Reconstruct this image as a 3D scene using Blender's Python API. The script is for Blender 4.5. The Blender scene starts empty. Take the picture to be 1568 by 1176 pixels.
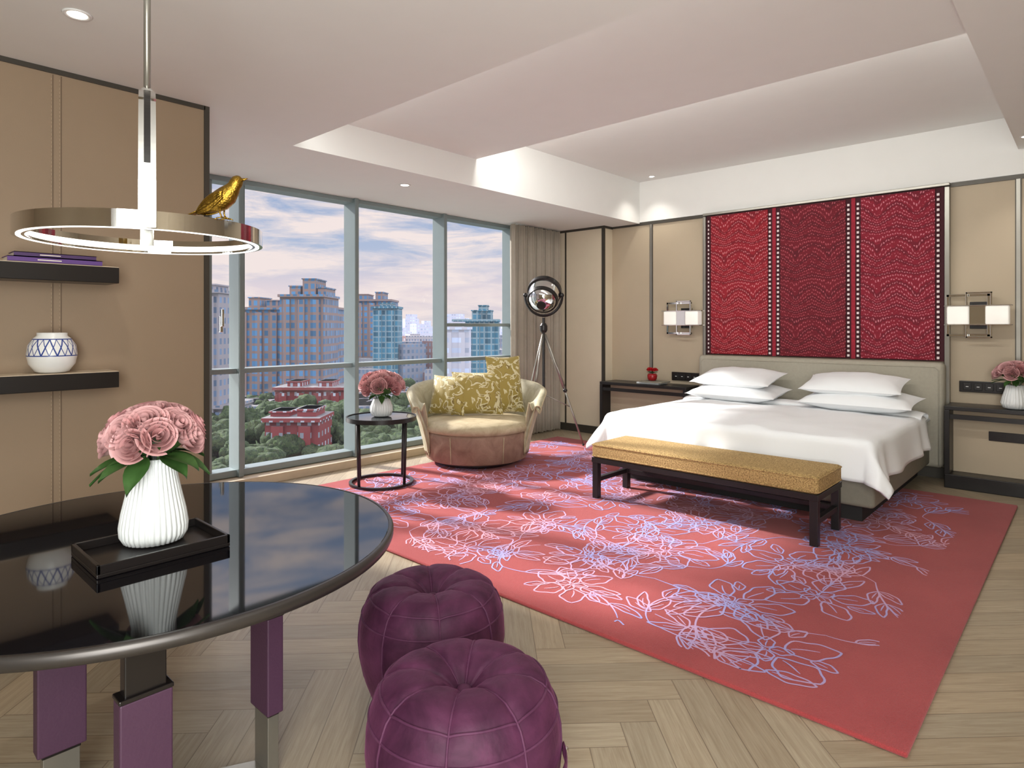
import bpy, math, random
from mathutils import Vector, Matrix, noise
random.seed(7)
sc=bpy.context.scene
sc.view_settings.view_transform='Standard'
pi=math.pi; sin=math.sin; cos=math.cos

def C(r,g,b):
    def f(x):
        x/=255.
        return x/12.92 if x<=.04045 else ((x+.055)/1.055)**2.4
    return (f(r),f(g),f(b),1)

class NT:
    def __init__(s,name):
        s.m=bpy.data.materials.new(name); s.m.use_nodes=True
        s.t=s.m.node_tree; s.b=s.t.nodes['Principled BSDF']; s.out=s.t.nodes['Material Output']
    def n(s,ty,**k):
        nd=s.t.nodes.new(ty)
        for a,b in k.items(): setattr(nd,a,b)
        return nd
    def l(s,a,b): s.t.links.new(a,b)
    def math(s,op,a,b=None,c=None,clamp=False):
        nd=s.n('ShaderNodeMath',operation=op); nd.use_clamp=clamp
        for i,x in enumerate((a,b,c)):
            if x is None: continue
            if isinstance(x,(int,float)): nd.inputs[i].default_value=x
            else: s.l(x,nd.inputs[i])
        return nd.outputs[0]
    def mix(s,fac,a,b,bt='MIX'):
        nd=s.n('ShaderNodeMix',data_type='RGBA',blend_type=bt)
        for i,x in ((0,fac),(6,a),(7,b)):
            if isinstance(x,(int,float)): nd.inputs[i].default_value=x
            elif isinstance(x,tuple): nd.inputs[i].default_value=x
            else: s.l(x,nd.inputs[i])
        return nd.outputs[2]
    def coord(s,which='Object',scale=(1,1,1)):
        tc=s.n('ShaderNodeTexCoord'); mp=s.n('ShaderNodeMapping'); mp.inputs['Scale'].default_value=scale
        s.l(tc.outputs[which],mp.inputs['Vector']); return mp.outputs[0]
    def noise(s,vec,scale,detail=3,rough=.5,dist=0):
        nd=s.n('ShaderNodeTexNoise'); nd.inputs['Scale'].default_value=scale; nd.inputs['Detail'].default_value=detail
        nd.inputs['Roughness'].default_value=rough; nd.inputs['Distortion'].default_value=dist
        if vec is not None: s.l(vec,nd.inputs['Vector'])
        return nd.outputs[0]
    def bump(s,h,st=.3,d=.01):
        nd=s.n('ShaderNodeBump'); nd.inputs['Strength'].default_value=st; nd.inputs['Distance'].default_value=d
        s.l(h,nd.inputs['Height']); s.l(nd.outputs[0],s.b.inputs['Normal'])

def M(name,col,rough=.5,metal=0,var=.06,vs=6,bump=0,bs=80,sheen=0,coat=0,emis=None,es=0,stretch=(1,1,1),spec=None):
    t=NT(name); b=t.b
    v=t.coord('Object',stretch)
    nz=t.noise(v,vs,4)
    lo=tuple(max(0,x*(1-var*2)) for x in col[:3])+(1,); hi=tuple(min(1,x*(1+var*2)) for x in col[:3])+(1,)
    t.l(t.mix(nz,lo,hi),b.inputs['Base Color'])
    b.inputs['Roughness'].default_value=rough; b.inputs['Metallic'].default_value=metal
    b.inputs['Sheen Weight'].default_value=sheen
    b.inputs['Coat Weight'].default_value=coat; b.inputs['Coat Roughness'].default_value=.05
    if spec is not None: b.inputs['Specular IOR Level'].default_value=spec
    if bump: t.bump(t.noise(v,bs,3),bump)
    if emis: b.inputs['Emission Color'].default_value=emis; b.inputs['Emission Strength'].default_value=es
    return t.m

# ---------- geometry helpers ----------
def grp(name,loc=(0,0,0),rz=0):
    e=bpy.data.objects.new(name,None); e.empty_display_size=.1
    sc.collection.objects.link(e); e.location=loc; e.rotation_euler=(0,0,rz); return e
def obj(name,vf,mat=None,parent=None,smooth=False,loc=(0,0,0),rot=(0,0,0),bevel=0,bseg=2,sub=0,mats=None,midx=None,solid=0):
    v,f=vf
    me=bpy.data.meshes.new(name); me.from_pydata([tuple(x) for x in v],[],f); me.update()
    o=bpy.data.objects.new(name,me); sc.collection.objects.link(o)
    if mats:
        for m in mats: me.materials.append(m)
        me.polygons.foreach_set('material_index',midx)
    elif mat: me.materials.append(mat)
    if smooth: me.polygons.foreach_set('use_smooth',[True]*len(me.polygons))
    o.location=loc; o.rotation_euler=rot
    if parent: o.parent=parent
    if solid:
        md=o.modifiers.new('s','SOLIDIFY'); md.thickness=solid
    if bevel:
        md=o.modifiers.new('b','BEVEL'); md.width=bevel; md.segments=bseg; md.limit_method='ANGLE'
        if bseg>2: me.polygons.foreach_set('use_smooth',[True]*len(me.polygons))
    if sub:
        md=o.modifiers.new('u','SUBSURF'); md.levels=sub; md.render_levels=sub
    return o
def mm(*parts):
    V=[];F=[]
    for v,f in parts:
        n=len(V); V+=list(v); F+=[tuple(i+n for i in q) for q in f]
    return V,F
def bx(x0,x1,y0,y1,z0,z1):
    v=[(x0,y0,z0),(x1,y0,z0),(x1,y1,z0),(x0,y1,z0),(x0,y0,z1),(x1,y0,z1),(x1,y1,z1),(x0,y1,z1)]
    return v,[(0,3,2,1),(4,5,6,7),(0,1,5,4),(1,2,6,5),(2,3,7,6),(3,0,4,7)]
def grid(nu,nv,fn,cu=False,cv=False):
    V=[];F=[]
    for i in range(nu):
        for j in range(nv):
            V.append(Vector(fn(i/(nu if cu else nu-1),j/(nv if cv else nv-1))))
    for i in range(nu if cu else nu-1):
        for j in range(nv if cv else nv-1):
            a=i*nv+j;b=((i+1)%nu)*nv+j;c=((i+1)%nu)*nv+(j+1)%nv;d=i*nv+(j+1)%nv
            F.append((a,b,c,d))
    return V,F
def lathe(prof,seg=48,mod=None):
    V=[];F=[];n=len(prof)
    for i in range(seg):
        a=2*pi*i/seg
        for (r,z) in prof:
            k=mod(a,r,z) if mod else 1
            V.append((r*k*cos(a),r*k*sin(a),z))
    for i in range(seg):
        for j in range(n-1):
            F.append((i*n+j,((i+1)%seg)*n+j,((i+1)%seg)*n+j+1,i*n+j+1))
    if prof[0][0]>1e-4: F.append(tuple(reversed([i*n for i in range(seg)])))
    if prof[-1][0]>1e-4: F.append(tuple(i*n+n-1 for i in range(seg)))
    return V,F
def lring(prof,seg=96):
    V=[];F=[];n=len(prof)
    for i in range(seg):
        a=2*pi*i/seg
        for (r,z) in prof: V.append((r*cos(a),r*sin(a),z))
    for i in range(seg):
        for j in range(n):
            F.append((i*n+j,((i+1)%seg)*n+j,((i+1)%seg)*n+(j+1)%n,i*n+(j+1)%n))
    return V,F
def cyl(r,z0,z1,seg=32,cx=0,cy=0):
    v,f=lathe([(r,z0),(r,z1)],seg); return [(a+cx,b+cy,c) for a,b,c in v],f
def tube(path,rad,seg=8,closed=False,flat=1.0):
    P=[Vector(p) for p in path]; n=len(P); V=[];F=[]
    t0=(P[1]-P[0]).normalized(); up=Vector((0,0,1))
    if abs(t0.dot(up))>.95: up=Vector((0,1,0))
    nrm=(up-t0*up.dot(t0)).normalized()
    for i in range(n):
        if closed: t=(P[(i+1)%n]-P[i-1]).normalized()
        else: t=(P[min(i+1,n-1)]-P[max(i-1,0)]).normalized()
        nrm=(nrm-t*nrm.dot(t)).normalized(); bn=t.cross(nrm)
        r=rad[i] if isinstance(rad,(list,tuple)) else rad
        rr=r if isinstance(r,tuple) else (r,r*flat)
        for k in range(seg):
            a=2*pi*k/seg
            V.append(P[i]+nrm*cos(a)*rr[0]+bn*sin(a)*rr[1])
    for i in range(n if closed else n-1):
        for k in range(seg):
            F.append((i*seg+k,i*seg+(k+1)%seg,((i+1)%n)*seg+(k+1)%seg,((i+1)%n)*seg+k))
    if not closed:
        F.append(tuple(reversed(range(seg)))); F.append(tuple((n-1)*seg+k for k in range(seg)))
    return V,F
def xf(vf,loc=(0,0,0),rot=(0,0,0),s=(1,1,1)):
    from mathutils import Euler
    m=Matrix.Translation(loc)@Euler(rot).to_matrix().to_4x4()@Matrix.Diagonal((*s,1))
    return [m@Vector(v) for v in vf[0]],vf[1]
def ball(r=1,nu=20,nv=14,s=(1,1,1)):
    return grid(nu,nv,lambda u,v:(s[0]*r*sin(v*pi)*cos(u*2*pi),s[1]*r*sin(v*pi)*sin(u*2*pi),-s[2]*r*cos(v*pi)),cu=True)

# ---------- materials ----------
m_ceil=M('ceiling_paint',C(230,229,226),.8,var=.01)
m_wall=M('wall_leather_beige',C(181,165,142),.62,var=.03,vs=3,bump=.05,bs=200)
m_wallL=M('wall_leather_tan',C(150,129,106),.6,var=.03,vs=3,bump=.05,bs=200)
m_col=M('column_cream',C(216,203,180),.6,var=.02)
m_white=M('paint_white',C(228,226,224),.6,var=.01)
m_frame=M('window_aluminium',C(132,145,146),.35,.35,var=.03)
m_trimd=M('trim_dark_bronze',C(78,74,68),.4,.5,var=.05)
m_trimg=M('trim_metal_grey',C(150,146,138),.3,.7,var=.05)
m_black=M('black_lacquer',C(26,22,22),.28,var=.1)
m_blackm=M('black_metal',C(50,48,48),.35,.6,var=.1)
m_chrome=M('chrome',C(222,222,220),.06,1,var=.02)
m_gold=M('gold_metal',C(150,118,46),.33,1,var=.15,vs=60,bump=.3,bs=150)
m_porc=M('white_porcelain',C(230,233,233),.35,var=.01,coat=.3)
m_pink=M('rose_petal_pink',C(206,158,158),.6,var=.08,vs=30)
m_pink2=M('rose_petal_blush',C(196,138,140),.6,var=.10,vs=30)
m_leaf=M('leaf_green',C(58,92,42),.5,var=.25,vs=25)
m_linen=M('bed_linen_white',C(238,240,242),.75,var=.01,bump=.06,bs=30)
m_head=M('headboard_fabric',C(166,160,145),.8,var=.05,vs=40,bump=.2,bs=300)
m_base=M('bed_base_fabric',C(132,128,114),.8,var=.05,vs=40,bump=.2,bs=300)
m_dark=M('matte_black_plinth',C(30,28,28),.7)  # near-black for the bed plinth and floor slab
m_sill=M('sill_wood',C(200,182,158),.5,var=.08,vs=8,stretch=(8,1,1))
m_curt=M('curtain_fabric',C(176,166,152),.85,var=.05,vs=20,bump=.2,bs=300)
m_bulb=M('lamp_diffuser',C(255,250,240),.5,emis=(1,.97,.9,1),es=1.6)
m_opal=M('opal_shade',C(245,240,232),.4,emis=(1,.95,.88,1),es=.25)

def velvet(name,col,hi,rough=.6,sheen=.4):
    t=NT(name); v=t.coord('Object'); nz=t.noise(v,7,4,.6,.6)
    cr=t.n('ShaderNodeValToRGB'); cr.color_ramp.elements[0].position=.3; cr.color_ramp.elements[1].position=.75
    cr.color_ramp.elements[0].color=col; cr.color_ramp.elements[1].color=hi
    t.l(nz,cr.inputs[0]); t.l(cr.outputs[0],t.b.inputs['Base Color'])
    t.b.inputs['Roughness'].default_value=rough; t.b.inputs['Sheen Weight'].default_value=sheen
    t.b.inputs['Specular IOR Level'].default_value=.25
    t.b.inputs['Sheen Roughness'].default_value=.4; t.b.inputs['Sheen Tint'].default_value=hi
    t.bump(t.noise(v,60,3),.15); return t.m
m_vel=velvet('purple_velvet',C(52,20,42),C(98,50,80),.6,1.0)
m_velp=velvet('purple_velvet_piping',C(72,34,60),C(104,60,88))
m_seat=velvet('taupe_velvet',C(124,96,82),C(158,131,113))
m_seattop=velvet('beige_velvet',C(154,138,110),C(190,177,148))
m_shell=velvet('cream_velvet',C(148,140,115),C(187,181,157))
m_purple=M('purple_leather',C(74,45,68),.5,var=.06,bump=.1,bs=150)

def floral(name,a,b,scale):
    t=NT(name); v=t.coord('Object'); nz=t.noise(v,scale,2,.5,1.2)
    cr=t.n('ShaderNodeValToRGB'); cr.color_ramp.interpolation='CONSTANT'
    e=cr.color_ramp.elements; e[0].position=0; e[0].color=a; e[1].position=.5; e[1].color=b
    x=e.new(.58); x.color=C(116,94,36)
    x=e.new(.61); x.color=a
    t.l(nz,cr.inputs[0]); t.l(cr.outputs[0],t.b.inputs['Base Color']); t.b.inputs['Roughness'].default_value=.6
    t.b.inputs['Sheen Weight'].default_value=.3
    t.bump(t.noise(v,200,2),.4)
    return t.m
m_cush=floral('floral_gold_fabric',C(152,132,58),C(206,196,156),9)

t=NT('mustard_tweed'); v=t.coord('Object'); w1=t.noise(v,120,3,.7); w2=t.noise(v,30,3)
cr=t.n('ShaderNodeValToRGB'); cr.color_ramp.elements[0].position=.36; cr.color_ramp.elements[1].position=.62
cr.color_ramp.elements[0].color=C(116,90,52); cr.color_ramp.elements[1].color=C(210,178,118); t.l(w1,cr.inputs[0])
c2=t.mix(t.math('MULTIPLY',w2,.3),cr.outputs[0],C(144,110,64))
t.l(c2,t.b.inputs['Base Color']); t.b.inputs['Roughness'].default_value=.9; t.bump(w1,.6); m_tweed=t.m

t=NT('black_glass_tabletop'); v=t.coord('Object',(14,1.2,1)); nz=t.noise(v,5,5,.7,.6)
t.l(t.mix(nz,C(5,5,8),C(24,22,26)),t.b.inputs['Base Color']); t.b.inputs['Roughness'].default_value=.04
t.b.inputs['Specular IOR Level'].default_value=.42; m_top=t.m
m_rim=M('table_rim_pewter',C(80,76,74),.35,.8,var=.1)
m_glasstop=M('smoked_glass',C(40,44,48),.05,.2)

# floor wood
t=NT('oak_herringbone')
uv=t.n('ShaderNodeUVMap',uv_map='UVMap'); mp=t.n('ShaderNodeMapping'); mp.inputs['Scale'].default_value=(2.2,34,1); t.l(uv.outputs[0],mp.inputs[0])
g=t.noise(mp.outputs[0],1.6,6,.62,1.1)
g2=t.n('ShaderNodeMapping'); g2.inputs['Scale'].default_value=(4,140,1); t.l(uv.outputs[0],g2.inputs[0]); gf=t.noise(g2.outputs[0],1.5,3,.6)
cr=t.n('ShaderNodeValToRGB'); cr.color_ramp.elements[0].position=.3; cr.color_ramp.elements[1].position=.72
cr.color_ramp.elements[0].color=C(144,126,101); cr.color_ramp.elements[1].color=C(194,180,155); t.l(g,cr.inputs[0])
at=t.n('ShaderNodeAttribute',attribute_name='tint')
base=t.mix(.5,cr.outputs[0],t.mix(gf,C(132,112,87),C(202,188,163)))
base=t.mix(1.0,base,at.outputs['Color'],'MULTIPLY')
uv2=t.n('ShaderNodeUVMap',uv_map='edge'); sx=t.n('ShaderNodeSeparateXYZ'); t.l(uv2.outputs[0],sx.inputs[0])
W_=.13; L_=.78
def em(o,size,wd):
    a=t.math('MINIMUM',o,t.math('SUBTRACT',1,o)); return t.math('LESS_THAN',t.math('MULTIPLY',a,size),wd)
mask=t.math('MAXIMUM',em(sx.outputs[0],L_,.0018),em(sx.outputs[1],W_,.0018))
t.l(t.mix(t.math('MULTIPLY',mask,.6),base,C(80,62,46)),t.b.inputs['Base Color'])
t.b.inputs['Roughness'].default_value=.42; t.bump(t.math('SUBTRACT',gf,mask),.12,.004); m_floor=t.m

# ---------- ROOM ----------
CZ=2.70
def clip_poly(poly,x0,x1,y0,y1):
    def cl(p,ax,val,keep):
        out=[]
        for i in range(len(p)):
            a=p[i];b=p[(i+1)%len(p)]
            ia=keep(a[ax]);ib=keep(b[ax])
            if ia: out.append(a)
            if ia!=ib:
                k=(val-a[ax])/(b[ax]-a[ax]); out.append(tuple(a[q]+k*(b[q]-a[q]) for q in range(4)))
        return out
    for ax,val,kp in ((0,x0,lambda q:q>=x0),(0,x1,lambda q:q<=x1),(1,y0,lambda q:q>=y0),(1,y1,lambda q:q<=y1)):
        poly=cl(poly,ax,val,kp)
        if len(poly)<3: return []
    return poly
def make_floor():
    W=W_;n=6;L=W*n; ang=math.radians(45); ca,sa=cos(ang),sin(ang)
    V=[];F=[];U=[];E=[];T=[]
    def add(p,q,w,h):
        cs=[(p,q),(p+w,q),(p+w,q+h),(p,q+h)]
        st=[(0,0),(1,0),(1,1),(0,1)] if w>h else [(0,0),(0,1),(1,1),(1,0)]
        P=[(ca*a*W-sa*b*W-1.7,sa*a*W+ca*b*W+2,s_[0],s_[1]) for (a,b),s_ in zip(cs,st)]
        Q=clip_poly(P,-5.62,2.2,-2.5,7.05)
        if not Q: return
        ar=0
        for i in range(len(Q)):
            a=Q[i];b=Q[(i+1)%len(Q)]; ar+=a[0]*b[1]-a[1]*b[0]
        if ar<0: Q=Q[::-1]
        o=random.random()*50; k=len(V)
        V.extend([(a[0],a[1],0) for a in Q]); F.append(tuple(range(k,k+len(Q))))
        b=random.uniform(.78,1.0); r=random.uniform(-.02,.02); col=(b+r,b,b-r,1)
        for a in Q:
            U.extend((a[2]*L+o,a[3]*W+o*3)); E.extend((a[2],a[3])); T.extend(col)
    for k in range(-80,81):
        for m in range(-8,9):
            add(k,k+2*n*m,n,1); add(k,k+1+2*n*m,1,n)
    o=obj('floor',(V,F),m_floor); me=o.data
    me.uv_layers.new(name='UVMap'); me.uv_layers.new(name='edge'); me.color_attributes.new('tint','FLOAT_COLOR','CORNER')
    me.uv_layers['UVMap'].data.foreach_set('uv',U)
    me.uv_layers['edge'].data.foreach_set('uv',E)
    me.color_attributes['tint'].data.foreach_set('color',T)
make_floor()
obj('floor_slab',bx(-5.75,2.3,-2.6,7.15,-.2,-.004),m_dark)

obj('ceiling',mm(bx(-3.87,2.3,-2.6,1.53,CZ,3.4),bx(-5.75,2.3,1.53,2.28,CZ,3.4),bx(-5.75,-4.25,2.28,7.1,CZ,3.4),
   bx(-4.25,-.5,2.28,4.12,2.96,3.4),bx(-4.25,-.5,4.12,7.1,3.22,3.4),bx(-.5,2.3,2.28,7.1,2.93,3.4)),m_ceil)
obj('wall_left',mm(bx(-4.0,-3.87,-2.5,1.53,0,CZ)),m_wallL)
obj('wall_window_return',bx(-5.75,-4.0,1.40,1.53,0,CZ),m_white)
obj('wall_back',bx(-4.0,2.3,-2.6,-2.5,0,CZ),m_wall)
obj('wall_right',bx(2.2,2.3,-2.5,7.1,0,2.95),m_wall)
obj('wall_bed',bx(-5.75,2.3,7.0,7.1,0,2.71),m_wall)
obj('trim_bed_fascia',bx(-4.25,2.2,6.985,7.0,2.715,3.22),m_ceil)
obj('wall_window_end',bx(-5.75,-5.6,6.08,7.0,0,CZ),m_white)
obj('trim_left_edge',bx(-3.9,-3.862,1.515,1.545,0,CZ),m_trimd)
obj('trim_left_top',bx(-3.87,-3.862,-2.5,1.52,2.675,CZ),m_trimd)
st=[]
m_st=M('stitch_thread',C(186,164,140),.7)
m_seam=M('leather_seam',C(112,92,74),.7)
se=[]
for yy in (.78,.815,-.4,-.365):
    se.append(bx(-3.87,-3.8677,yy-.0018,yy+.0018,0,2.67))
    z=.02
    while z<2.66: st.append(bx(-3.87,-3.866,yy-.0085,yy-.0065,z,z+.012)); z+=.02
obj('trim_left_seams',mm(*se),m_seam)
obj('trim_left_stitching',mm(*st),m_st)
obj('trim_bed_top',bx(-4.67,2.2,6.985,7.0,2.675,2.712),m_trimd)
tb=[]
for x in (-4.09,-.50,.55): tb.append(bx(x-.014,x+.014,6.985,7.0,.05,2.675))
obj('trim_bed_vertical',mm(*tb),m_trimg)
obj('trim_bed_backing',mm(*[bx(x-.022,x+.022,6.992,7.0,.05,2.675) for x in (-4.09,-.50,.55)]),m_trimd)  # wider dark bronze strips behind the vertical trims
obj('baseboard_bed',bx(-4.67,2.2,6.98,7.0,0,.1),m_trimd)
obj('wall_column',bx(-5.5,-4.67,6.81,7.0,0,CZ),m_col)
obj('trim_column',mm(bx(-5.30,-5.28,6.80,6.81,0,2.67),bx(-4.70,-4.665,6.798,6.81,0,2.67),bx(-4.67,-4.664,6.81,6.83,0,2.67),bx(-5.5,-4.665,6.80,6.81,2.67,CZ),bx(-4.67,-4.66,6.8,7.0,2.67,CZ)),m_trimd)
obj('baseboard_column',mm(bx(-5.5,-4.66,6.797,6.81,0,.1),bx(-4.67,-4.66,6.8,6.98,0,.1)),m_trimd)

# ---------- window ----------
wf=[]
XW=-5.6
for y in (2.50,3.68,4.87,6.05):
    wf.append(bx(XW-.12,XW+.09,y-.045,y+.0,.08,CZ)); wf.append(bx(XW-.12,XW+.02,y-.0,y+.04,.08,CZ))
wf.append(bx(XW-.12,XW+.03,2.20,2.25,.08,CZ)); wf.append(bx(XW-.12,XW+.03,1.53,1.62,.08,CZ))
wf.append(bx(XW-.12,XW+.04,1.53,6.1,.985,1.03)); wf.append(bx(XW-.12,XW+.04,1.53,6.1,.08,.14)); wf.append(bx(XW-.12,XW+.05,1.53,6.1,2.655,CZ))
wf.append(bx(XW-.04,XW+.03,4.91,6.0,1.40,1.44)); wf.append(bx(XW-.04,XW+.03,1.62,2.2,1.28,1.32))
obj('window_1',mm(*wf),m_frame,bevel=.006)
hd=grp('window_handle',(XW+.03,2.32,1.42))
obj('handle_plate',bx(0,.02,-.015,.015,-.07,.07),m_chrome,hd,bevel=.004); obj('handle_lever',bx(.02,.05,-.012,.012,-.02,.13),m_chrome,hd,bevel=.004)
t=NT('window_glass'); tr=t.n('ShaderNodeBsdfTransparent'); tr.inputs[0].default_value=(.99,.99,1,1); gl=t.n('ShaderNodeBsdfGlossy'); gl.inputs['Roughness'].default_value=.02
mx=t.n('ShaderNodeMixShader'); mx.inputs[0].default_value=.02; t.l(tr.outputs[0],mx.inputs[1]); t.l(gl.outputs[0],mx.inputs[2]); t.l(mx.outputs[0],t.out.inputs[0]); m_glass=t.m
obj('window_2',([(XW-.05,1.53,.1),(XW-.05,6.05,.1),(XW-.05,6.05,2.68),(XW-.05,1.53,2.68)],[(0,1,2,3)]),m_glass)
obj('trim_window_sill',bx(XW-.12,XW+.17,1.53,6.1,0,.075),m_sill,bevel=.004)

def cfn(u,v):
    y=5.80+.98*u; a=u*2*pi*11
    return (-5.38+.055*sin(a)+.014*sin(a*.5+v*2),y+.010*sin(a*2),.02+2.66*v)
obj('curtain',grid(260,12,cfn),m_curt,smooth=True,solid=.004)

for i,(x,y,z) in enumerate([(-3.12,.713,CZ),(-4.67,3.61,CZ),(-3.97,6.80,3.22),(-.42,6.55,2.93)]):
    g_=grp('recessed_downlight',(x,y,z-.001))
    k_=1 if i<2 else .8
    obj('rim',lring([(.036*k_,-.002),(.050*k_,-.006),(.055*k_,0),(.036*k_,0)],32),m_white,g_,smooth=True)
    obj('lens',lathe([(.0,-.003),(.036*k_,-.003)],32),m_bulb,g_)

# ---------- rug ----------
t=NT('rug_red_wool'); v=t.coord('Object'); n1=t.noise(v,1.3,4,.6); n2=t.noise(v,260,2)
c=t.mix(n1,C(138,36,42),C(190,78,78)); c=t.mix(t.math('MULTIPLY',n2,.4),c,C(112,30,36))
t.l(c,t.b.inputs['Base Color']); t.b.inputs['Roughness'].default_value=.95; t.b.inputs['Sheen Weight'].default_value=.15
t.bump(n2,.6,.01); m_rug=t.m
t=NT('rug_lilac_thread'); v=t.coord('Object'); n1=t.noise(v,1.1,3,.6); n2=t.noise(v,300,2)
cr=t.n('ShaderNodeValToRGB'); cr.color_ramp.elements[0].position=.38; cr.color_ramp.elements[1].position=.56
cr.color_ramp.elements[0].color=C(214,160,180); cr.color_ramp.elements[1].color=C(162,160,216); t.l(n1,cr.inputs[0])
t.l(cr.outputs[0],t.b.inputs['Base Color']); t.b.inputs['Roughness'].default_value=.9; m_thr=t.m
rug=grp('floral_rug',(-2.72,4.31,0))
RX,RY=2.27,1.94
obj('pile',bx(-RX,RX,-RY,RY,.001,.02),m_rug,rug,bevel=.008,bseg=3)
RV=[];RF=[];RC=[0]
def ribbon(pts,w,taper=True):
    pts=[Vector((p[0],p[1])) for p in pts]
    n=len(pts)
    run=[]
    RC[0]+=1; zr=.0205+(RC[0]*37%97)*.000015     # every stroke at its own height: no coplanar overlaps
    for i in range(n):
        p=pts[i]
        if p.x<-RX+.10 or p.x>RX-.24 or abs(p.y)>RY-.13: run=[];continue
        a=pts[max(i-1,0)];b=pts[min(i+1,n-1)]; d=(b-a)
        if d.length<1e-6: continue
        d.normalize(); nn=Vector((-d.y,d.x))*w*((.5+.5*sin(pi*min(1,max(0.05,i/(n-1))))) if taper else 1)
        k=len(RV); RV.append((p.x-nn.x,p.y-nn.y,zr)); RV.append((p.x+nn.x,p.y+nn.y,zr))
        if run: RF.append((k-2,k,k+1,k-1))
        run.append(k)
rr=random.Random(11)
LW=1.08
def rel(cx,cy,a,x,y): return (cx+x*cos(a)-y*sin(a),cy+x*sin(a)+y*cos(a))
def opetal(cx,cy,a,L,w,lw=.0042,bend=0,pt=.5):
    ph=rr.random()*6; lw*=LW
    for sg in (1,-1):
        P=[]
        for i in range(19):
            s=i/18; off=bend*L*s*s
            wd=w*(sin(pi*s**(.6+pt*.6))**.75)*(1+.10*sin(s*13+ph+sg))
            P.append(rel(cx,cy,a,L*s,off+sg*wd))
        ribbon(P,lw,False)
    ribbon([rel(cx,cy,a,L*s,bend*L*s*s+w*.12*sin(s*6)) for s in (.12,.22,.32,.42,.52,.62)],lw*.8)
def peony(cx,cy,R):
    a0=rr.random()*6.3
    for k in range(4):
        a=a0+2*pi*k/4; opetal(cx+cos(a)*R*.04,cy+sin(a)*R*.04,a,R*.34,R*.11,.0036)
    n=rr.choice([5,6])
    for k in range(n):
        a=a0+.4+2*pi*k/n+rr.uniform(-.12,.12)
        opetal(cx+cos(a)*R*.26,cy+sin(a)*R*.26,a,R*rr.uniform(.65,.95),R*rr.uniform(.21,.29),.0044,rr.uniform(-.25,.25),rr.random())
    for k in range(0,n,2):
        a=a0+.4+2*pi*(k+.5)/n
        opetal(cx+cos(a)*R*.6,cy+sin(a)*R*.6,a,R*rr.uniform(.35,.6),R*.10,.0038,rr.uniform(-.3,.3),.7)
def frond(cx,cy,a,L,bend):
    N=20; P=[]; x,y=cx,cy; aa=a
    for i in range(N+1):
        P.append((x,y)); x+=cos(aa)*L/N; y+=sin(aa)*L/N; aa+=bend/N
        if i in (5,12):
            for sg in (1,-1):
                if rr.random()<.85: opetal(x,y,aa+sg*rr.uniform(.5,.9),L*rr.uniform(.30,.44),L*.06,.0040,sg*-.35,.6)
    ribbon(P,.0044*LW); opetal(x,y,aa,L*.36,L*.07,.0040,bend*.2,.6)
pts=[]
sp_=.45
ny=int((2*RY-.5)/(sp_*.87))+1; nx=int((2*RX-.6)/sp_)+1
for j in range(ny):
    for i in range(nx):
        x=-RX+.28+(i+.5*(j%2))*sp_+rr.uniform(-.07,.07); y=-RY+.30+j*sp_*.87+rr.uniform(-.07,.07)
        if x<RX-.30 and y<RY-.2: pts.append((x,y))
for i,(x,y) in enumerate(pts):
    if i%2==0:
        peony(x,y,rr.uniform(.23,.32)); frond(x,y,rr.random()*6.3,rr.uniform(.4,.6),rr.uniform(-2.2,2.2))
    else:
        a=rr.random()*6.3
        for k in range(2): frond(x,y,a+k*2.6,rr.uniform(.36,.56),rr.uniform(-2.2,2.2))
obj('flower_outline',(RV,RF),m_thr,rug)
RT=.0225

# ---------- bed ----------
bed=grp('king_bed',(-2.2,4.85,RT))
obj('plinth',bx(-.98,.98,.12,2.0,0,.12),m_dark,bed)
obj('base',bx(-1.08,1.08,.02,2.08,.12,.33),m_base,bed,bevel=.03,bseg=4)
obj('mattress',bx(-1.05,1.05,.04,2.06,.33,.56),m_linen,bed,bevel=.06,bseg=5)
wa=1.04;Ld=1.72;drop=.31
def duv(u,v):
    a=(-wa-drop)+(2*(wa+drop))*u; b=-drop+(Ld+drop)*v
    da=max(0,abs(a)-wa); db=max(0,-b); top=.60
    sg=1 if a>0 else -1
    ax=sg*min(abs(a),wa); by=max(b,0)
    d=(da**4+db**4)**.25 if (da or db) else 0
    if d>0:
        h=math.hypot(da,db); ux,uy=da/h,db/h
        r=.05
        if d<r*1.57: out=r*sin(d/r); dz=r*(1-cos(d/r))
        else: out=r; dz=r+(d-r*1.57)
        tang=(b if da>db else a)
        out+=.05*d/drop+ .018*sin(tang*13+sin(tang*4)*2)*d/drop
        if da>0 and db>0: out+=.10*d/drop*min(1,2*min(da,db)/drop)
        z=top-dz+.02*noise.noise(Vector((a*2,b*2,4)))*d/drop
        return (ax+sg*out*ux,by-out*uy,z)
    e=min(wa-abs(a),b+.0)
    z=top+.018*min(1,e/.3)+.020*noise.noise(Vector((a*2.2,b*2.2,0)))+.010*noise.noise(Vector((a*6,b*3,9)))
    return (a,b,z)
obj('duvet',grid(110,90,duv),m_linen,bed,smooth=True,solid=.02)
def fold(u,v):
    a=-1.10+2.2*u; s=v*2*pi
    e=1-abs(2*u-1)**8
    return (a,1.62+.16*cos(s)+.01*sin(a*7),.625-(1-e)*.04+.03*sin(s)+.008*noise.noise(Vector((a*4,v*3,2))))
obj('folded_sheet',grid(60,16,fold,cv=True),m_linen,bed,smooth=True)
def sheet(u,v):
    a=-1.09+2.18*u;b=1.6+.46*v
    return (a,b,.585+.006*noise.noise(Vector((a*4,b*4,1)))-.25*max(0,abs(a)-1.05)*5)
obj('sheet',grid(50,14,sheet),m_linen,bed,smooth=True,solid=.01)
obj('headboard',bx(-1.17,1.19,1.93+.02,2.12,.1,1.05),m_head,bed,bevel=.045,bseg=5)
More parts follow.
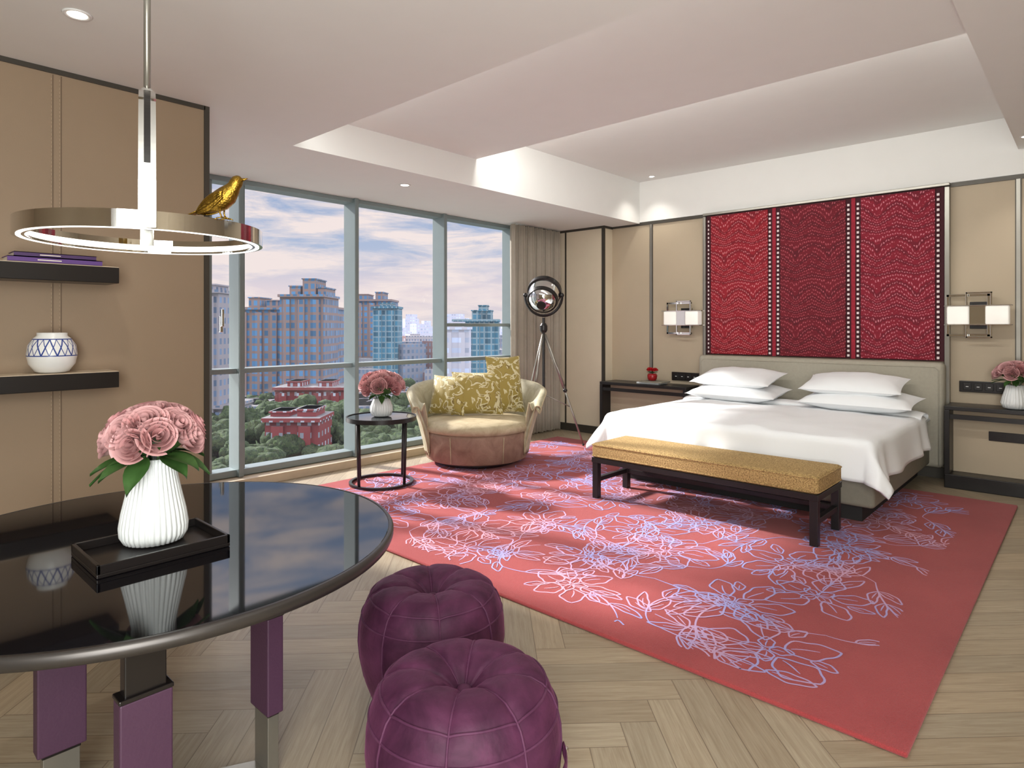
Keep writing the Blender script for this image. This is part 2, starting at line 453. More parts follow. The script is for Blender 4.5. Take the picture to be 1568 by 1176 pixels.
obj('headboard_piping',tube([(-1.13,1.95,.12),(-1.13,1.95,.98),(-1.10,1.95,1.01),(1.12,1.95,1.01),(1.15,1.95,.98),(1.15,1.95,.12)],.005),m_head,bed,smooth=True)

def pillow(w,h,t,seed=0,n=30,wr=.008):
    def side(sg):
        def fn(u,v):
            a=2*u-1;b=2*v-1
            x=w/2*a*(1-.06*(1-b*b)); y=h/2*b*(1-.06*(1-a*a))
            z=sg*t/2*max(0,1-abs(a)**2.6)**.62*max(0,1-abs(b)**2.6)**.62
            k=noise.noise(Vector((x*6,y*6,seed)))*wr+noise.noise(Vector((x*14,y*10,seed+5)))*wr*.5
            return (x,y,z+k*(1 if z else .0))
        return grid(n,n,fn)
    a=side(1);b=side(-1); b=(b[0],[tuple(reversed(f)) for f in b[1]])
    return mm(a,b)
def add_pillow(name,x,y,z,rx,rz,w,h,t,mat,seed,parent=None):
    return obj(name,pillow(w,h,t,seed),mat,parent,smooth=True,loc=(x,y,z),rot=(rx,0,rz))
PZ=.665+RT
add_pillow('pillow',-2.74,6.42,PZ+.04,.10,.02,.92,.56,.19,m_linen,1)
add_pillow('pillow',-2.76,6.47,PZ+.18,.20,-.03,.84,.52,.18,m_linen,2)
add_pillow('pillow',-1.60,6.42,PZ+.04,.10,-.02,.94,.56,.19,m_linen,3)
add_pillow('pillow',-1.66,6.47,PZ+.18,.20,.04,.84,.52,.18,m_linen,4)

# ---------- tapestry ----------
art=grp('tapestry_wall_hanging',(-2.185,6.985,1.08))
AW=2.31;AH=1.60
def tapmat(name,c0,c1,c2):
    t=NT(name); tc=t.n('ShaderNodeTexCoord'); s=t.n('ShaderNodeSeparateXYZ'); t.l(tc.outputs['Object'],s.inputs[0])
    x=s.outputs[0];z=s.outputs[2]
    # rows bent into rounded peaks whose amplitude flips every .42 m -> ogee medallions
    px=t.math('PINGPONG',t.math('ADD',t.math('MULTIPLY',x,1/.325),10.0),.5)
    peak=t.math('POWER',t.math('MULTIPLY',px,2.0),1.25)
    pz=t.math('MULTIPLY',t.math('PINGPONG',t.math('MULTIPLY',z,1/.40),.5),2.0)   # 0..1..0
    amp=t.math('MULTIPLY_ADD',pz,3.2,.8)
    rows=t.math('ADD',t.math('MULTIPLY',z,1/.036),t.math('MULTIPLY',peak,amp))
    zig=t.math('PINGPONG',t.math('MULTIPLY',x,1/.040),.5)
    vv=t.math('ADD',rows,t.math('MULTIPLY',zig,.6))
    fr=t.math('FRACT',vv)
    line=t.math('LESS_THAN',t.math('ABSOLUTE',t.math('SUBTRACT',fr,.5)),.14)
    dash=t.math('GREATER_THAN',t.math('FRACT',t.math('ADD',t.math('MULTIPLY',x,1/.021),t.math('MULTIPLY',t.math('FLOOR',vv),.37))),.45)
    grp3=t.math('FRACT',t.math('MULTIPLY',t.math('FLOOR',vv),.3333334))
    band=t.math('GREATER_THAN',grp3,.5)
    fine=t.math('GREATER_THAN',t.noise(tc.outputs['Object'],110,1),.55)
    c=t.mix(band,c0,c1); c=t.mix(t.math('MULTIPLY',fine,.3),c,C(60,6,16))
    c=t.mix(t.math('MULTIPLY',t.noise(tc.outputs['Object'],3,2),.25),c,C(150,30,50))
    dots=t.math('MULTIPLY',line,dash)
    dots=t.math('MULTIPLY',dots,t.math('GREATER_THAN',t.noise(tc.outputs['Object'],30,1),.42))
    c=t.mix(t.math('MULTIPLY',dots,.75),c,c2)
    t.l(c,t.b.inputs['Base Color']); t.b.inputs['Roughness'].default_value=.85
    t.bump(t.math('ADD',fine,dots),.3,.003); return t.m
m_t1=tapmat('tapestry_red',C(150,24,38),C(120,16,30),C(222,140,146))
m_t2=tapmat('tapestry_maroon',C(104,14,30),C(78,10,24),C(190,92,104))
m_t3=tapmat('tapestry_magenta',C(132,20,42),C(104,14,34),C(216,134,148))
obj('backing',bx(-AW/2,AW/2,-.03,.0,0,AH),M('tapestry_border',C(60,8,22),.8),art)
cx0=-2.185
for nm,xa,xb,m in (('panel_left',-3.28,-2.63,m_t1),('panel_centre',-2.495,-1.855,m_t2),('panel_right',-1.717,-1.10,m_t3)):
    c_=(xa+xb)/2; w=(xb-xa)/2
    obj(nm,bx(-w,w,-.012,0,0,AH-.02),m,art,loc=(c_-cx0,-.03,.01))
dots=[]
def dcol(x,w=.020,h=.022,sp=.047):
    z=.02
    while z<AH-.04:
        dots.append(bx(x-cx0-w/2,x-cx0+w/2,-.044,-.03,z,z+h)); z+=sp
for x in (-2.607,-2.520,-1.829,-1.743): dcol(x)
dcol(-1.075,.02); dcol(-3.31,.012)
obj('white_squares',mm(*dots),M('tapestry_ivory',C(232,214,214),.8),art)
obj('centre_stripes',mm(*[bx(x-cx0-.018,x-cx0+.018,-.036,-.03,0,AH) for x in (-2.5635,-1.786)]),M('tapestry_stripe',C(150,24,46),.8,var=.3,vs=40),art)
obj('trim_tapestry_frame',mm(bx(-3.375,-3.343,6.93,7.0,0,2.675),bx(-1.025,-.985,6.93,7.0,0,2.675),bx(-3.375,-.985,6.93,7.0,2.685,2.712)),m_trimg,bevel=.004)

# ---------- bench ----------
bn=grp('bed_end_bench',(-2.135,4.44,RT))
bw,bd=.86,.25
obj('cushion',bx(-bw,bw,-bd,bd,.325,.44),m_tweed,bn,bevel=.022,bseg=4)
pp=[]
for z in (.34,.426):
    pth=[]
    for cxx,cyy,a0 in ((bw-.02,bd-.02,0),(-bw+.02,bd-.02,pi/2),(-bw+.02,-bd+.02,pi),(bw-.02,-bd+.02,1.5*pi)):
        for k in range(4): a=a0+k*pi/6; pth.append((cxx+.021*cos(a),cyy+.021*sin(a),z))
    pp.append(tube(pth,.005,6,closed=True))
obj('cushion_piping',mm(*pp),m_tweed,bn,smooth=True)
lg=[]
for sx_ in (-1,1):
    for sy_ in (-1,1):
        x=sx_*(bw-.03);y=sy_*(bd-.03); lg.append(bx(x-.025,x+.025,y-.025,y+.025,0,.325))
    x=sx_*(bw-.03); lg.append(bx(x-.018,x+.018,-bd+.03,bd-.03,.13,.165))
lg.append(bx(-bw,bw,-bd,bd,.285,.326))
lg.append(bx(-bw+.03,bw-.03,bd-.05,bd-.02,.13,.165))
obj('frame',mm(*lg),m_blackm,bn,bevel=.003)

# ---------- nightstands ----------
def nightstand(x0,x1,leg_left):
    cx=(x0+x1)/2; g_=grp('nightstand',(cx,6.81,0)); h=(x1-x0)/2
    obj('top',bx(-h,h,-.2,.165,.675,.71),m_blackm,g_,bevel=.004)
    fr=[bx(-h,-h+.04,-.2,.165,.12,.675),bx(h-.04,h,-.2,.165,.12,.675)]
    obj('side_panels',mm(*fr),m_blackm,g_,bevel=.004)
    obj('base_shelf',bx(-h,h,-.2,.165,.0,.12),m_blackm,g_,bevel=.006)
    obj('drawer_box',bx(-h+.04,h-.04,-.02,.165,.12,.66),m_wall,g_,bevel=.004)
    obj('rail',bx(-h+.04,h-.04,-.19,-.17,.60,.64),m_blackm,g_)
    if not leg_left:
        obj('drawer_pull',bx(-.32,.0,-.03,-.02,.42,.5),m_black,g_,bevel=.003)
    return g_
nightstand(-4.60,-3.42,True)
nightstand(-.98,.25,False)
for (x,z) in ((-3.62,.80),(-.74,.86)):
    g_=grp('wall_switch_panel',(x,6.99,z))
    obj('plate',bx(-.18,.18,-.012,.01,-.05,.05),m_black,g_,bevel=.004)
    obj('buttons',mm(*[bx(-.15+k*.08,-.09+k*.08,-.018,-.012,-.03,.03) for k in range(4)]),m_blackm,g_,bevel=.003)
    obj('button_marks',mm(*[bx(-.13+k*.08,-.11+k*.08,-.0195,-.018,-.003,.003) for k in range(4)]),m_white,g_)
for x in (-3.60,-.77):
    g_=grp('wall_sconce',(x,6.985,1.5))
    obj('back_plate',bx(-.07,.07,-.02,.0,-.12,.12),m_blackm,g_,bevel=.003)
    obj('shade',mm(bx(-.22,-.06,-.17,-.06,-.08,.08),bx(.06,.22,-.17,-.06,-.08,.08)),m_opal,g_,bevel=.01,bseg=3)
    obj('centre_block',bx(-.06,.06,-.16,-.02,-.085,.085),m_chrome,g_,bevel=.004)
    fr=[]
    def rect(x0,x1,z0,z1,y,w=.011):
        return [bx(x0,x1,y-w,y+w,z1-2*w,z1),bx(x0,x1,y-w,y+w,z0,z0+2*w),bx(x0,x0+2*w,y-w,y+w,z0,z1),bx(x1-2*w,x1,y-w,y+w,z0,z1)]
    fr+=rect(-.24,.08,-.19,.19,-.045); fr+=rect(-.09,.10,-.20,.205,-.10,.007)
    obj('chrome_frame',mm(*fr),m_chrome,g_,bevel=.002)
    fr=[bx(-.24,.24,-.18,-.05,.08,.088),bx(-.24,.24,-.18,-.05,-.088,-.08)]
    obj('shade_trim',mm(*fr),m_chrome,g_,bevel=.002)

# ---------- flowers ----------
def rose(V,F,c,nrm,r,rnd):
    q=Vector((0,0,1)).rotation_difference(Vector(nrm).normalized()).to_matrix()
    a0=rnd.random()*6.3
    K=12
    for k in range(K):
        f=k/(K-1); rho=.13+.87*f**.9; a=a0+k*2.35+rnd.uniform(-.1,.1); hw=1.7-.75*f
        n=len(V); nu,nv=10,7
        ztop=.60-.34*f**1.2
        for i in range(nu):
            s=2*i/(nu-1)-1
            for j in range(nv):
                te=j/(nv-1); edge=1-.16*s*s*s*s-.03*s*s
                bulge=sin(min(1,te*1.15)*pi/2)
                R=r*rho*(.35+.65*bulge) + r*.16*f*(max(0,te-.7)/.3)**2
                z=r*(-.6+(ztop*edge+.6)*te) - r*.10*f*(max(0,te-.75)/.25)**2
                aa=a+s*hw*(.45+.55*sin(te*pi/2))
                V.append(Vector(c)+q@Vector((R*cos(aa),R*sin(aa),z)))
        for i in range(nu-1):
            for j in range(nv-1):
                F.append((n+i*nv+j,n+(i+1)*nv+j,n+(i+1)*nv+j+1,n+i*nv+j+1))
def leafm(base,d,up,L,w):
    d=Vector(d).normalized(); s=d.cross(Vector(up)).normalized(); u_=s.cross(d)
    def fn(a,b):
        b2=2*b-1; wd=w*sin(pi*min(.999,a**.8))
        return Vector(base)+d*L*a+s*wd*b2+u_*(-.28*L*a*a+.12*w*abs(b2)*2)
    return grid(8,5,fn)
def bouquet(parent,c,R,n,rr_,seed,flat=.75,leaves=8,leafL=.09):
    rnd=random.Random(seed); VA=[[],[]];FA=[[],[]]
    for k in range(n):
        ph=1-(k+.5)/n*1.10; th=k*2.39996
        s=math.sqrt(max(0,1-ph*ph)); d=Vector((s*cos(th),s*sin(th),ph*flat))
        p=Vector(c)+d*R*rnd.uniform(.94,1.02)
        i=rnd.random()<.35
        rose(VA[i],FA[i],p,Vector((d.x,d.y,d.z+.25)),rr_*rnd.uniform(.92,1.08),rnd)
    obj('roses',(VA[0],FA[0]),m_pink,parent,smooth=True)
    if VA[1]: obj('roses_deep',(VA[1],FA[1]),m_pink2,parent,smooth=True)
    L=[]
    for k in range(leaves):
        th=k*2*pi/leaves+rnd.uniform(-.3,.3); d=(cos(th),sin(th),rnd.uniform(-.5,.25))
        L.append(leafm((c[0]+cos(th)*R*.45,c[1]+sin(th)*R*.45,c[2]-R*.42),d,(0,0,1),leafL*rnd.uniform(.8,1.3),leafL*.28))
    for k in range(6):
        th=k*1.05; L.append(tube([(c[0]+cos(th)*R*.4,c[1]+sin(th)*R*.4,c[2]-R*.2),(c[0]+cos(th)*.01,c[1]+sin(th)*.01,c[2]-R*1.1)],.003,5))
    L.append(xf(ball(R*.74,16,10,(1,1,.6)),loc=c))
    obj('leaves',mm(*L),m_leaf,parent,smooth=True)
def ribs(n,d): return lambda a,r,z:1+d*(abs(cos(a*n/2))-.5)

# ---------- round table ----------
tb=grp('round_table',(-2.127,.691,0))
obj('top',lathe([(0,.728),(.69,.728),(.705,.737),(.705,.748),(.70,.75),(0,.75)],128),m_top,tb,smooth=False)
rim=[(.66,.712),(.70,.713),(.713,.719),(.718,.730),(.718,.743),(.713,.7495),(.703,.7505),(.703,.724),(.66,.724)]
obj('rim',lring(rim,160),m_rim,tb,smooth=True)
legs=[(-1.925,.945,'x'),(-2.175,.456,'y'),(-1.724,.532,'y'),(-2.432,.749,'x')]
LB=[];LP=[];LM=[]
for (x,y,o) in legs:
    x+=2.127;y-=.691
    a,b=(.055,.022) if o=='x' else (.022,.055)
    LB.append(bx(x-a*.85,x+a*.85,y-b*.85,y+b*.85,.19,.713))
    LP.append(bx(x-a-.004,x+a+.004,y-b-.004,y+b+.004,.20,.50))
    LB.append(bx(x-a-.006,x+a+.006,y-b-.006,y+b+.006,.5,.512))
    LM.append(bx(x-a*.8,x+a*.8,y-b*.8,y+b*.8,.0,.20))
def beam(p,q,z0,z1,w):
    p=Vector(p);q=Vector(q);d=(q-p).normalized();n=Vector((-d.y,d.x))*w
    v=[(p+n),(p-n),(q-n),(q+n)]
    return [(a.x,a.y,z) for z in (z0,z1) for a in v],[(0,1,2,3),(7,6,5,4),(0,4,5,1),(1,5,6,2),(2,6,7,3),(3,7,4,0)]
P=[(x+2.127,y-.691) for x,y,_ in legs]
LM.append(beam(P[0],P[1],.001,.022,.03)); LM.append(beam(P[2],P[3],.001,.022,.03))
obj('leg_upper',mm(*LB),m_black,tb,bevel=.003); obj('leg_purple_leather',mm(*LP),m_purple,tb,bevel=.004); obj('leg_metal_foot',mm(*LM),m_trimg,tb,bevel=.002)
tr_=grp('serving_tray',(-2.01,.643,.7510))
hx,hy=.125,.17
obj('tray_body',mm(bx(-hx,hx,-hy,hy,0,.010),bx(-hx,hx,-hy,-hy+.009,.01,.034),bx(-hx,hx,hy-.009,hy,.01,.034),bx(-hx,-hx+.009,-hy,hy,.01,.034),bx(hx-.009,hx,-hy,hy,.01,.034)),m_black,tr_,bevel=.0015)
vs=grp('ribbed_flower_vase',(-2.065,.665,.762))
vp=[(.0,.0),(.055,.0),(.078,.006),(.088,.025),(.090,.05),(.084,.09),(.073,.14),(.063,.19),(.057,.225),(.058,.25),(.054,.25),(.052,.225),(.05,.2),(0,.19)]
obj('vase_body',lathe(vp,216,ribs(36,.06)),m_porc,vs,smooth=True)
bouquet(vs,(0,0,.305),.112,20,.055,3,flat=.72,leaves=12,leafL=.115)

# ---------- pendant ----------
PC=1.674
pd=grp('pendant_lamp',(-2.092,.655,PC))
R=.322
obj('ring_band',lring([(R,-.023),(R,.023),(R-.007,.023),(R-.007,-.017),(R-.03,-.017),(R-.03,-.023)],160),m_chrome,pd,smooth=False)
obj('ring_light',lring([(R-.022,-.0235),(R-.010,-.0245),(R-.010,-.016),(R-.022,-.016)],160),m_bulb,pd)
obj('ring_diffuser',lring([(R-.0295,-.016),(R-.0085,-.004),(R-.0085,.004),(R-.0095,.004),(R-.0295,-.010)],160),m_bulb,pd)
d_=Vector((2.092,-.655,0)).normalized()
side=Vector((-d_.y,d_.x,0))
def arch(u,v,w=.020,th=.006):
    s=-1+2*u
    a=s*pi/2
    x=R*.985*math.copysign(abs(sin(a))**.75,sin(a)); z=-.02+.415*abs(cos(a))**.55
    k=[(-1,-1),(1,-1),(1,1),(-1,1)][int(round(v*4))%4]
    nrm=Vector((d_.x*sin(a),d_.y*sin(a),cos(a)))
    return d_*x+Vector((0,0,z))+side*w*k[0]+nrm*th*k[1]
obj('arch_bracket',grid(61,4,lambda u,v:arch(u,v),cv=True),m_chrome,pd)
obj('arch_leather_inlay',grid(61,4,lambda u,v:arch(.06+.88*u,v,.0075,.0072),cv=True),m_black,pd)
obj('rod',cyl(.0095,.39,CZ-PC-.002,20),m_trimg,pd,smooth=True)
obj('collar',lathe([(.014,.385),(.02,.39),(.02,.43),(.012,.44)],24),m_chrome,pd,smooth=True)
obj('canopy',lathe([(.0,CZ-PC-.03),(.06,CZ-PC-.03),(.065,CZ-PC-.002)],32),m_chrome,pd,smooth=True)

def bird():
    B=[((-.060,0,.030),(.010,.014)),((-.045,0,.036),(.017,.018)),((-.025,0,.046),(.027,.026)),((-.003,0,.058),(.033,.031)),((.018,0,.074),(.031,.029)),((.032,0,.090),(.024,.022)),((.040,0,.102),(.0195,.018)),((.046,0,.112),(.020,.0185)),((.052,0,.122),(.017,.016)),((.056,0,.129),(.009,.009)),((.0575,0,.131),(.002,.002))]
    body=tube([b[0] for b in B],[b[1] for b in B],18)
    beak=tube([(.060,0,.1185),(.072,0,.121),(.083,0,.1235)],[.0065,.004,.0006],10)
    tail=[]
    for k in (-1,0,1):
        tail.append(tube([(-.045,k*.003,.038),(-.085,k*.007,.020),(-.122,k*.011,.004)],[(.004,.006),(.003,.008),(.002,.007)],8))
    wings=[]
    for s in (-1,1):
        def wf_(u,v,s=s):
            x=.020-.095*u; hh=.022*sin(pi*min(1,(u*.9+.08)))**.7
            z=.070-.050*u+hh*(2*v-1)
            y=s*(.031*(1-.75*u*u)+.005*cos(pi*(v-.5))+.0016*sin(v*30))
            return (x,y,z)
        wings.append(grid(16,14,wf_))
    legs_=[]
    for s in (-1,1):
        legs_.append(tube([(.002,s*.012,.040),(.0,s*.012,.018),(.006,s*.012,.003)],.0026,8))
        for a in (-.5,0,.5,pi):
            legs_.append(tube([(.006,s*.012,.003),(.006+.016*cos(a),s*.012+.016*sin(a),.002),(.006+.021*cos(a),s*.012+.021*sin(a),-.001)],[.0022,.002,.001],6))
    eyes=[xf(ball(.0028,10,8),loc=(.055,s*.0152,.119)) for s in (-1,1)]
    return mm(body,beak,*tail,*legs_,*eyes),mm(*wings)
bd_,wg=bird()
bp=grp('golden_bird_figurine',(-2.092+.319*cos(math.radians(17)),.655+.319*sin(math.radians(17)),PC+.0245),rz=math.radians(38))
bp.scale=(.9,.9,.9)
obj('body',bd_,m_gold,bp,smooth=True); o=obj('wings',wg,m_gold,bp,smooth=True,solid=.004)

# ---------- shelves ----------
for nm,z in (('floating_shelf',1.62),('floating_shelf',1.09)):
    g_=grp(nm,(-3.77,.6,z))
    obj('board',bx(-.098,.10,-.5,.42,.0,.08),m_black,g_,bevel=.003)
    obj('top_veneer',bx(-.096,.098,-.498,.418,.08,.083),m_sill,g_)
bk=grp('book_stack',(-3.76,.76,1.7035))
bkc=[M('book_purple',C(92,60,128),.5),M('book_plum',C(70,44,92),.5),M('book_pages',C(230,222,210),.8)]
z=0
for i,(L,w,t_) in enumerate(((.19,.07,.026),(.165,.065,.022))):
    obj('cover',mm(bx(-w,w,-L,L,z,z+.003),bx(-w,w,-L,L,z+t_-.003,z+t_),bx(w-.003,w,-L,L,z,z+t_)),bkc[i],bk)
    obj('pages',bx(-w+.004,w-.004,-L+.004,L-.004,z+.003,z+t_-.003),bkc[2],bk)
    obj('title',bx(w,w+.0008,-L*.4,L*.1,z+t_*.4,z+t_*.58),bkc[2],bk); z+=t_
t=NT('blue_white_porcelain'); tc=t.n('ShaderNodeTexCoord'); s=t.n('ShaderNodeSeparateXYZ'); t.l(tc.outputs['Object'],s.inputs[0])
ang=t.math('ARCTAN2',s.outputs[1],s.outputs[0]); z_=s.outputs[2]
tri=t.math('PINGPONG',t.math('MULTIPLY',ang,1.6),.5)
zz=t.math('MULTIPLY',t.math('SUBTRACT',z_,.085),1/.08)
l1=t.math('LESS_THAN',t.math('ABSOLUTE',t.math('SUBTRACT',t.math('MULTIPLY',tri,2),zz)),.10)
tri2=t.math('PINGPONG',t.math('ADD',t.math('MULTIPLY',ang,1.6),.5),.5)
l2=t.math('LESS_THAN',t.math('ABSOLUTE',t.math('SUBTRACT',t.math('MULTIPLY',tri2,2),zz)),.06)
inb=t.math('MULTIPLY',t.math('GREATER_THAN',z_,.085),t.math('LESS_THAN',z_,.165))
ed=t.math('MAXIMUM',t.math('LESS_THAN',t.math('ABSOLUTE',t.math('SUBTRACT',z_,.085)),.0025),t.math('LESS_THAN',t.math('ABSOLUTE',t.math('SUBTRACT',z_,.165)),.0025))
mk=t.math('MAXIMUM',t.math('MULTIPLY',t.math('MAXIMUM',l1,l2),inb),ed)
t.l(t.mix(mk,C(236,236,234),C(40,66,142)),t.b.inputs['Base Color']); t.b.inputs['Roughness'].default_value=.3; m_jar=t.m
jr=grp('ginger_jar',(-3.765,.756,1.1735))
obj('jar_body',lathe([(0,0),(.05,0),(.07,.008),(.095,.045),(.104,.09),(.098,.135),(.078,.168),(.062,.182),(.062,.196),(.056,.196),(.055,.18),(0,.178)],64),m_jar,jr,smooth=True)

# ---------- poufs ----------
def pouf(loc,rz):
    g_=grp('tufted_velvet_pouf',loc,rz)
    prof=[(0,0),(.18,0),(.212,.01),(.232,.04),(.254,.10),(.269,.17),(.275,.23),(.272,.29),(.262,.335),(.246,.375),(.222,.407),(.188,.425),(.145,.430),(.10,.424),(.065,.409),(.038,.386),(.018,.366),(0,.360)]
    N=8
    def smoothp(p,k=3):
        out=[]
        for i in range(len(p)-1):
            for j in range(k):
                q=j/k; out.append((p[i][0]*(1-q)+p[i+1][0]*q,p[i][1]*(1-q)+p[i+1][1]*q))
        out.append(p[-1]); return out
    P=smoothp(prof,3); seg=192; V=[];F=[];n=len(P)
    def defo(a,r,z):
        g=(1-abs(cos(a*N/2)))**3
        k=1-.007*g*min(1,r/.1)
        zz=z
        if z>.35: zz=z-.012*g*min(1,(z-.35)/.06)
        return (r*k*cos(a),r*k*sin(a),max(0,zz))
    for i in range(seg):
        a=2*pi*i/seg
        for r,z in P: V.append(defo(a,r,z))
    for i in range(seg):
        for j in range(n-1): F.append((i*n+j,((i+1)%seg)*n+j,((i+1)%seg)*n+j+1,i*n+j+1))
    obj('body',(V,F),m_vel,g_,smooth=True)
    pp=[]
    for k in range(N):
        a=(2*k+1)*pi/N
        pth=[Vector(defo(a,r,z))+Vector((cos(a)*.002,sin(a)*.002,.002 if z>.35 else 0)) for r,z in P[4:-4]]
        pp.append(tube(pth,.0035,6))
    for rr0,zz0 in ((.2645,.328),(.234,.3935)):
        pth=[]
        for i in range(160):
            a=2*pi*i/160; v=Vector(defo(a,rr0,zz0)); pth.append(v)
        pp.append(tube(pth,.0038,6,closed=True))
    obj('piping',mm(*pp),m_velp,g_,smooth=True)
    obj('centre_button',xf(ball(.022,16,10,(1,1,.6)),loc=(0,0,.370)),m_velp,g_,smooth=True)
    pth=[]
    for k in range(13):
        q=k/12; a=-.42+.84*q; rr2=.281+.018*sin(pi*q)
        pth.append((rr2*cos(a),rr2*sin(a),.215))
    obj('handle_strap',tube(pth,[(.022,.004)]*13,10),m_vel,g_,smooth=True)
    obj('strap_studs',mm(*[xf(ball(.010,12,8),loc=(.287*cos(a),.287*sin(a),.215)) for a in (-.40,.40)]),m_chrome,g_,smooth=True)
pouf((-1.864,1.573,0),math.radians(-12))
pouf((-1.32,1.23,0),math.radians(15))

# ---------- armchair ----------
ch=grp('round_swivel_armchair',(-4.70,4.56,RT),rz=math.radians(-44))
obj('swivel_base',lathe([(0,0),(.40,0),(.42,.015),(.42,.045),(0,.045)],64),m_black,ch)
obj('seat_drum',lathe([(0,.045),(.49,.045),(.515,.06),(.535,.30),(.53,.33),(0,.33)],96),m_seat,ch,smooth=True)
obj('drum_seams',mm(*[tube([(.518*cos(a),.518*sin(a),.06),(.538*cos(a),.538*sin(a),.31)],.004,6) for a in (-.5,.5)]),m_seattop,ch,smooth=True)
obj('seat_cushion',lathe([(0,.325),(.50,.325),(.54,.335),(.56,.365),(.555,.40),(.52,.43),(.40,.447),(.2,.455),(0,.457)],96),m_seattop,ch,smooth=True)
def shell(u,v):
    a=math.radians(62)+math.radians(236)*u
    e=abs(2*u-1)
    H=.80-.13*e**2-.03*e**8
    endf=1-.10*max(0,(e-.9)/.1)**2
    H*=endf if e>.9 else 1
    pts=[(.535,.10),(.555,.22),(.60,.40),(.655,.58),(.70,H-.06),(.715,H-.01),(.70,H+.015),(.66,H+.015),(.62,H-.03),(.585,.62),(.56,.50),(.55,.40),(.535,.25)]
    i=v*len(pts); k=int(i)%len(pts); f=i-int(i); p=pts[k];q=pts[(k+1)%len(pts)]
    r=p[0]*(1-f)+q[0]*f; z=p[1]*(1-f)+q[1]*f
    return (r*cos(a)*1.0,r*sin(a),z)
sv,sf=grid(60,26,shell,cv=True)
sf=sf+[tuple(range(26))[::-1],tuple(59*26+k for k in range(26))]
obj('curved_back',(sv,sf),m_shell,ch,smooth=True,bevel=0)
pth=[Vector(shell(i/50,5.2/13)) for i in range(51)]
obj('back_piping',tube(pth,.008,8),m_seattop,ch,smooth=True)
pp=[]
for u in (0,1):
    pp.append(tube([shell(u,k/26) for k in range(26)],.008,8,closed=True))
obj('arm_piping',mm(*pp),m_seattop,ch,smooth=True)
cg=grp('scatter_cushion',(-4.78,4.64,.68+RT),rz=math.radians(46))
obj('cushion_fabric',pillow(.54,.46,.18,3),m_cush,cg,smooth=True,rot=(math.radians(72),0,0),loc=(0,0,0))
cg=grp('scatter_cushion',(-5.00,4.44,.66+RT),rz=math.radians(20))
obj('cushion_fabric',pillow(.42,.42,.16,5),m_cush,cg,smooth=True,rot=(math.radians(72),math.radians(0),math.radians(0)))
cg=grp('scatter_cushion',(-4.65,4.93,.76+RT),rz=math.radians(66))
obj('cushion_fabric',pillow(.40,.62,.17,8),m_cush,cg,smooth=True,rot=(math.radians(76),0,0))

# ---------- side table ----------
sd=grp('round_side_table',(-4.645,3.334,RT))
obj('glass_top',lathe([(0,.57),(.285,.57),(.292,.574),(.292,.584),(0,.585)],96),m_glasstop,sd)
obj('top_rim',lring([(.284,.552),(.305,.552),(.305,.59),(.293,.59),(.293,.568),(.284,.568)],96),m_blackm,sd)
lg=[]
for k in range(4):
    a=math.radians(10)+k*pi/2
    lg.append(tube([(.285*cos(a),.285*sin(a),.555),(.268*cos(a),.268*sin(a),.02)],.013,8))
obj('legs',mm(*lg),m_blackm,sd,smooth=True)
obj('base_ring',lring([(.255,.0),(.28,.0),(.28,.02),(.255,.02)],96),m_blackm,sd)
sv_=grp('small_flower_vase',(-4.645,3.334,RT+.587))
obj('vase_body',lathe([(0,0),(.06,0),(.085,.01),(.098,.05),(.095,.09),(.08,.13),(.068,.16),(.062,.16),(.06,.13),(0,.12)],144,ribs(24,.04)),m_porc,sv_,smooth=True)
bouquet(sv_,(0,0,.26),.17,24,.066,5,flat=.68,leaves=8)
nv=grp('small_flower_vase',(-.50,6.74,.711))
obj('vase_body',lathe([(0,0),(.05,0),(.085,.01),(.10,.05),(.09,.10),(.072,.16),(.062,.20),(.056,.20),(.05,.18),(0,.17)],144,ribs(24,.04)),m_porc,nv,smooth=True)
bouquet(nv,(0,0,.29),.13,20,.055,8,flat=.7,leaves=9)
rp=grp('red_flower_pot',(-3.95,6.78,.711))
m_red=M('red_glaze',C(150,20,26),.3); m_redf=M('red_petals',C(190,24,30),.6,var=.2,vs=40)
obj('book',bx(-.16,.14,-.1,.12,0,.02),m_porc,rp,bevel=.003); obj('book_2',bx(-.10,.20,-.14,.08,.02,.035),m_base,rp,bevel=.003)
obj('pot',lathe([(0,.036),(.04,.036),(.055,.06),(.06,.10),(.05,.12),(.045,.12),(0,.11)],32),m_red,rp,smooth=True)
V=[];F=[];rnd=random.Random(3)
for k in range(9):
    a=k*2.4; rose(V,F,(.045*cos(a)*(k>0),.045*sin(a)*(k>0),.16+.02*rnd.random()),(cos(a)*.5,sin(a)*.5,1),.028,rnd)
obj('red_blooms',(V,F),m_redf,rp,smooth=True)
obj('pot_leaves',mm(*[leafm((0,0,.12),(cos(a),sin(a),.6),(0,0,1),.07,.02) for a in (0,1,2,3,4,5)]),m_leaf,rp,smooth=True)

# ---------- tripod lamp ----------
tl=grp('tripod_spotlight_floor_lamp',(-4.69,5.62,0))
apex=Vector((0,0,1.40))
feet=[]
for a,zr in ((-75,RT),(45,RT),(170,RT)):
    a=math.radians(a); feet.append(Vector((.46*cos(a),.46*sin(a),zr+.012)))
lg=[]
for f in feet:
    lg.append(tube([apex*1.0+Vector((0,0,-.05))+ (f-apex)*.03,apex+(f-apex)*.55],.018,8,flat=.6))
    lg.append(tube([apex+(f-apex)*.5,f],.011,8))
    lg.append(tube([apex+(f-apex)*.68,Vector((0,0,.62))],.006,6))
obj('tripod_legs',mm(*lg),m_trimg,tl,smooth=True)
obj('leg_clamps',mm(*[xf(ball(.026,12,8),loc=apex+(f-apex)*.54) for f in feet],*[xf(ball(.016,12,8,(1,1,.75)),loc=f) for f in feet]),m_blackm,tl,smooth=True)
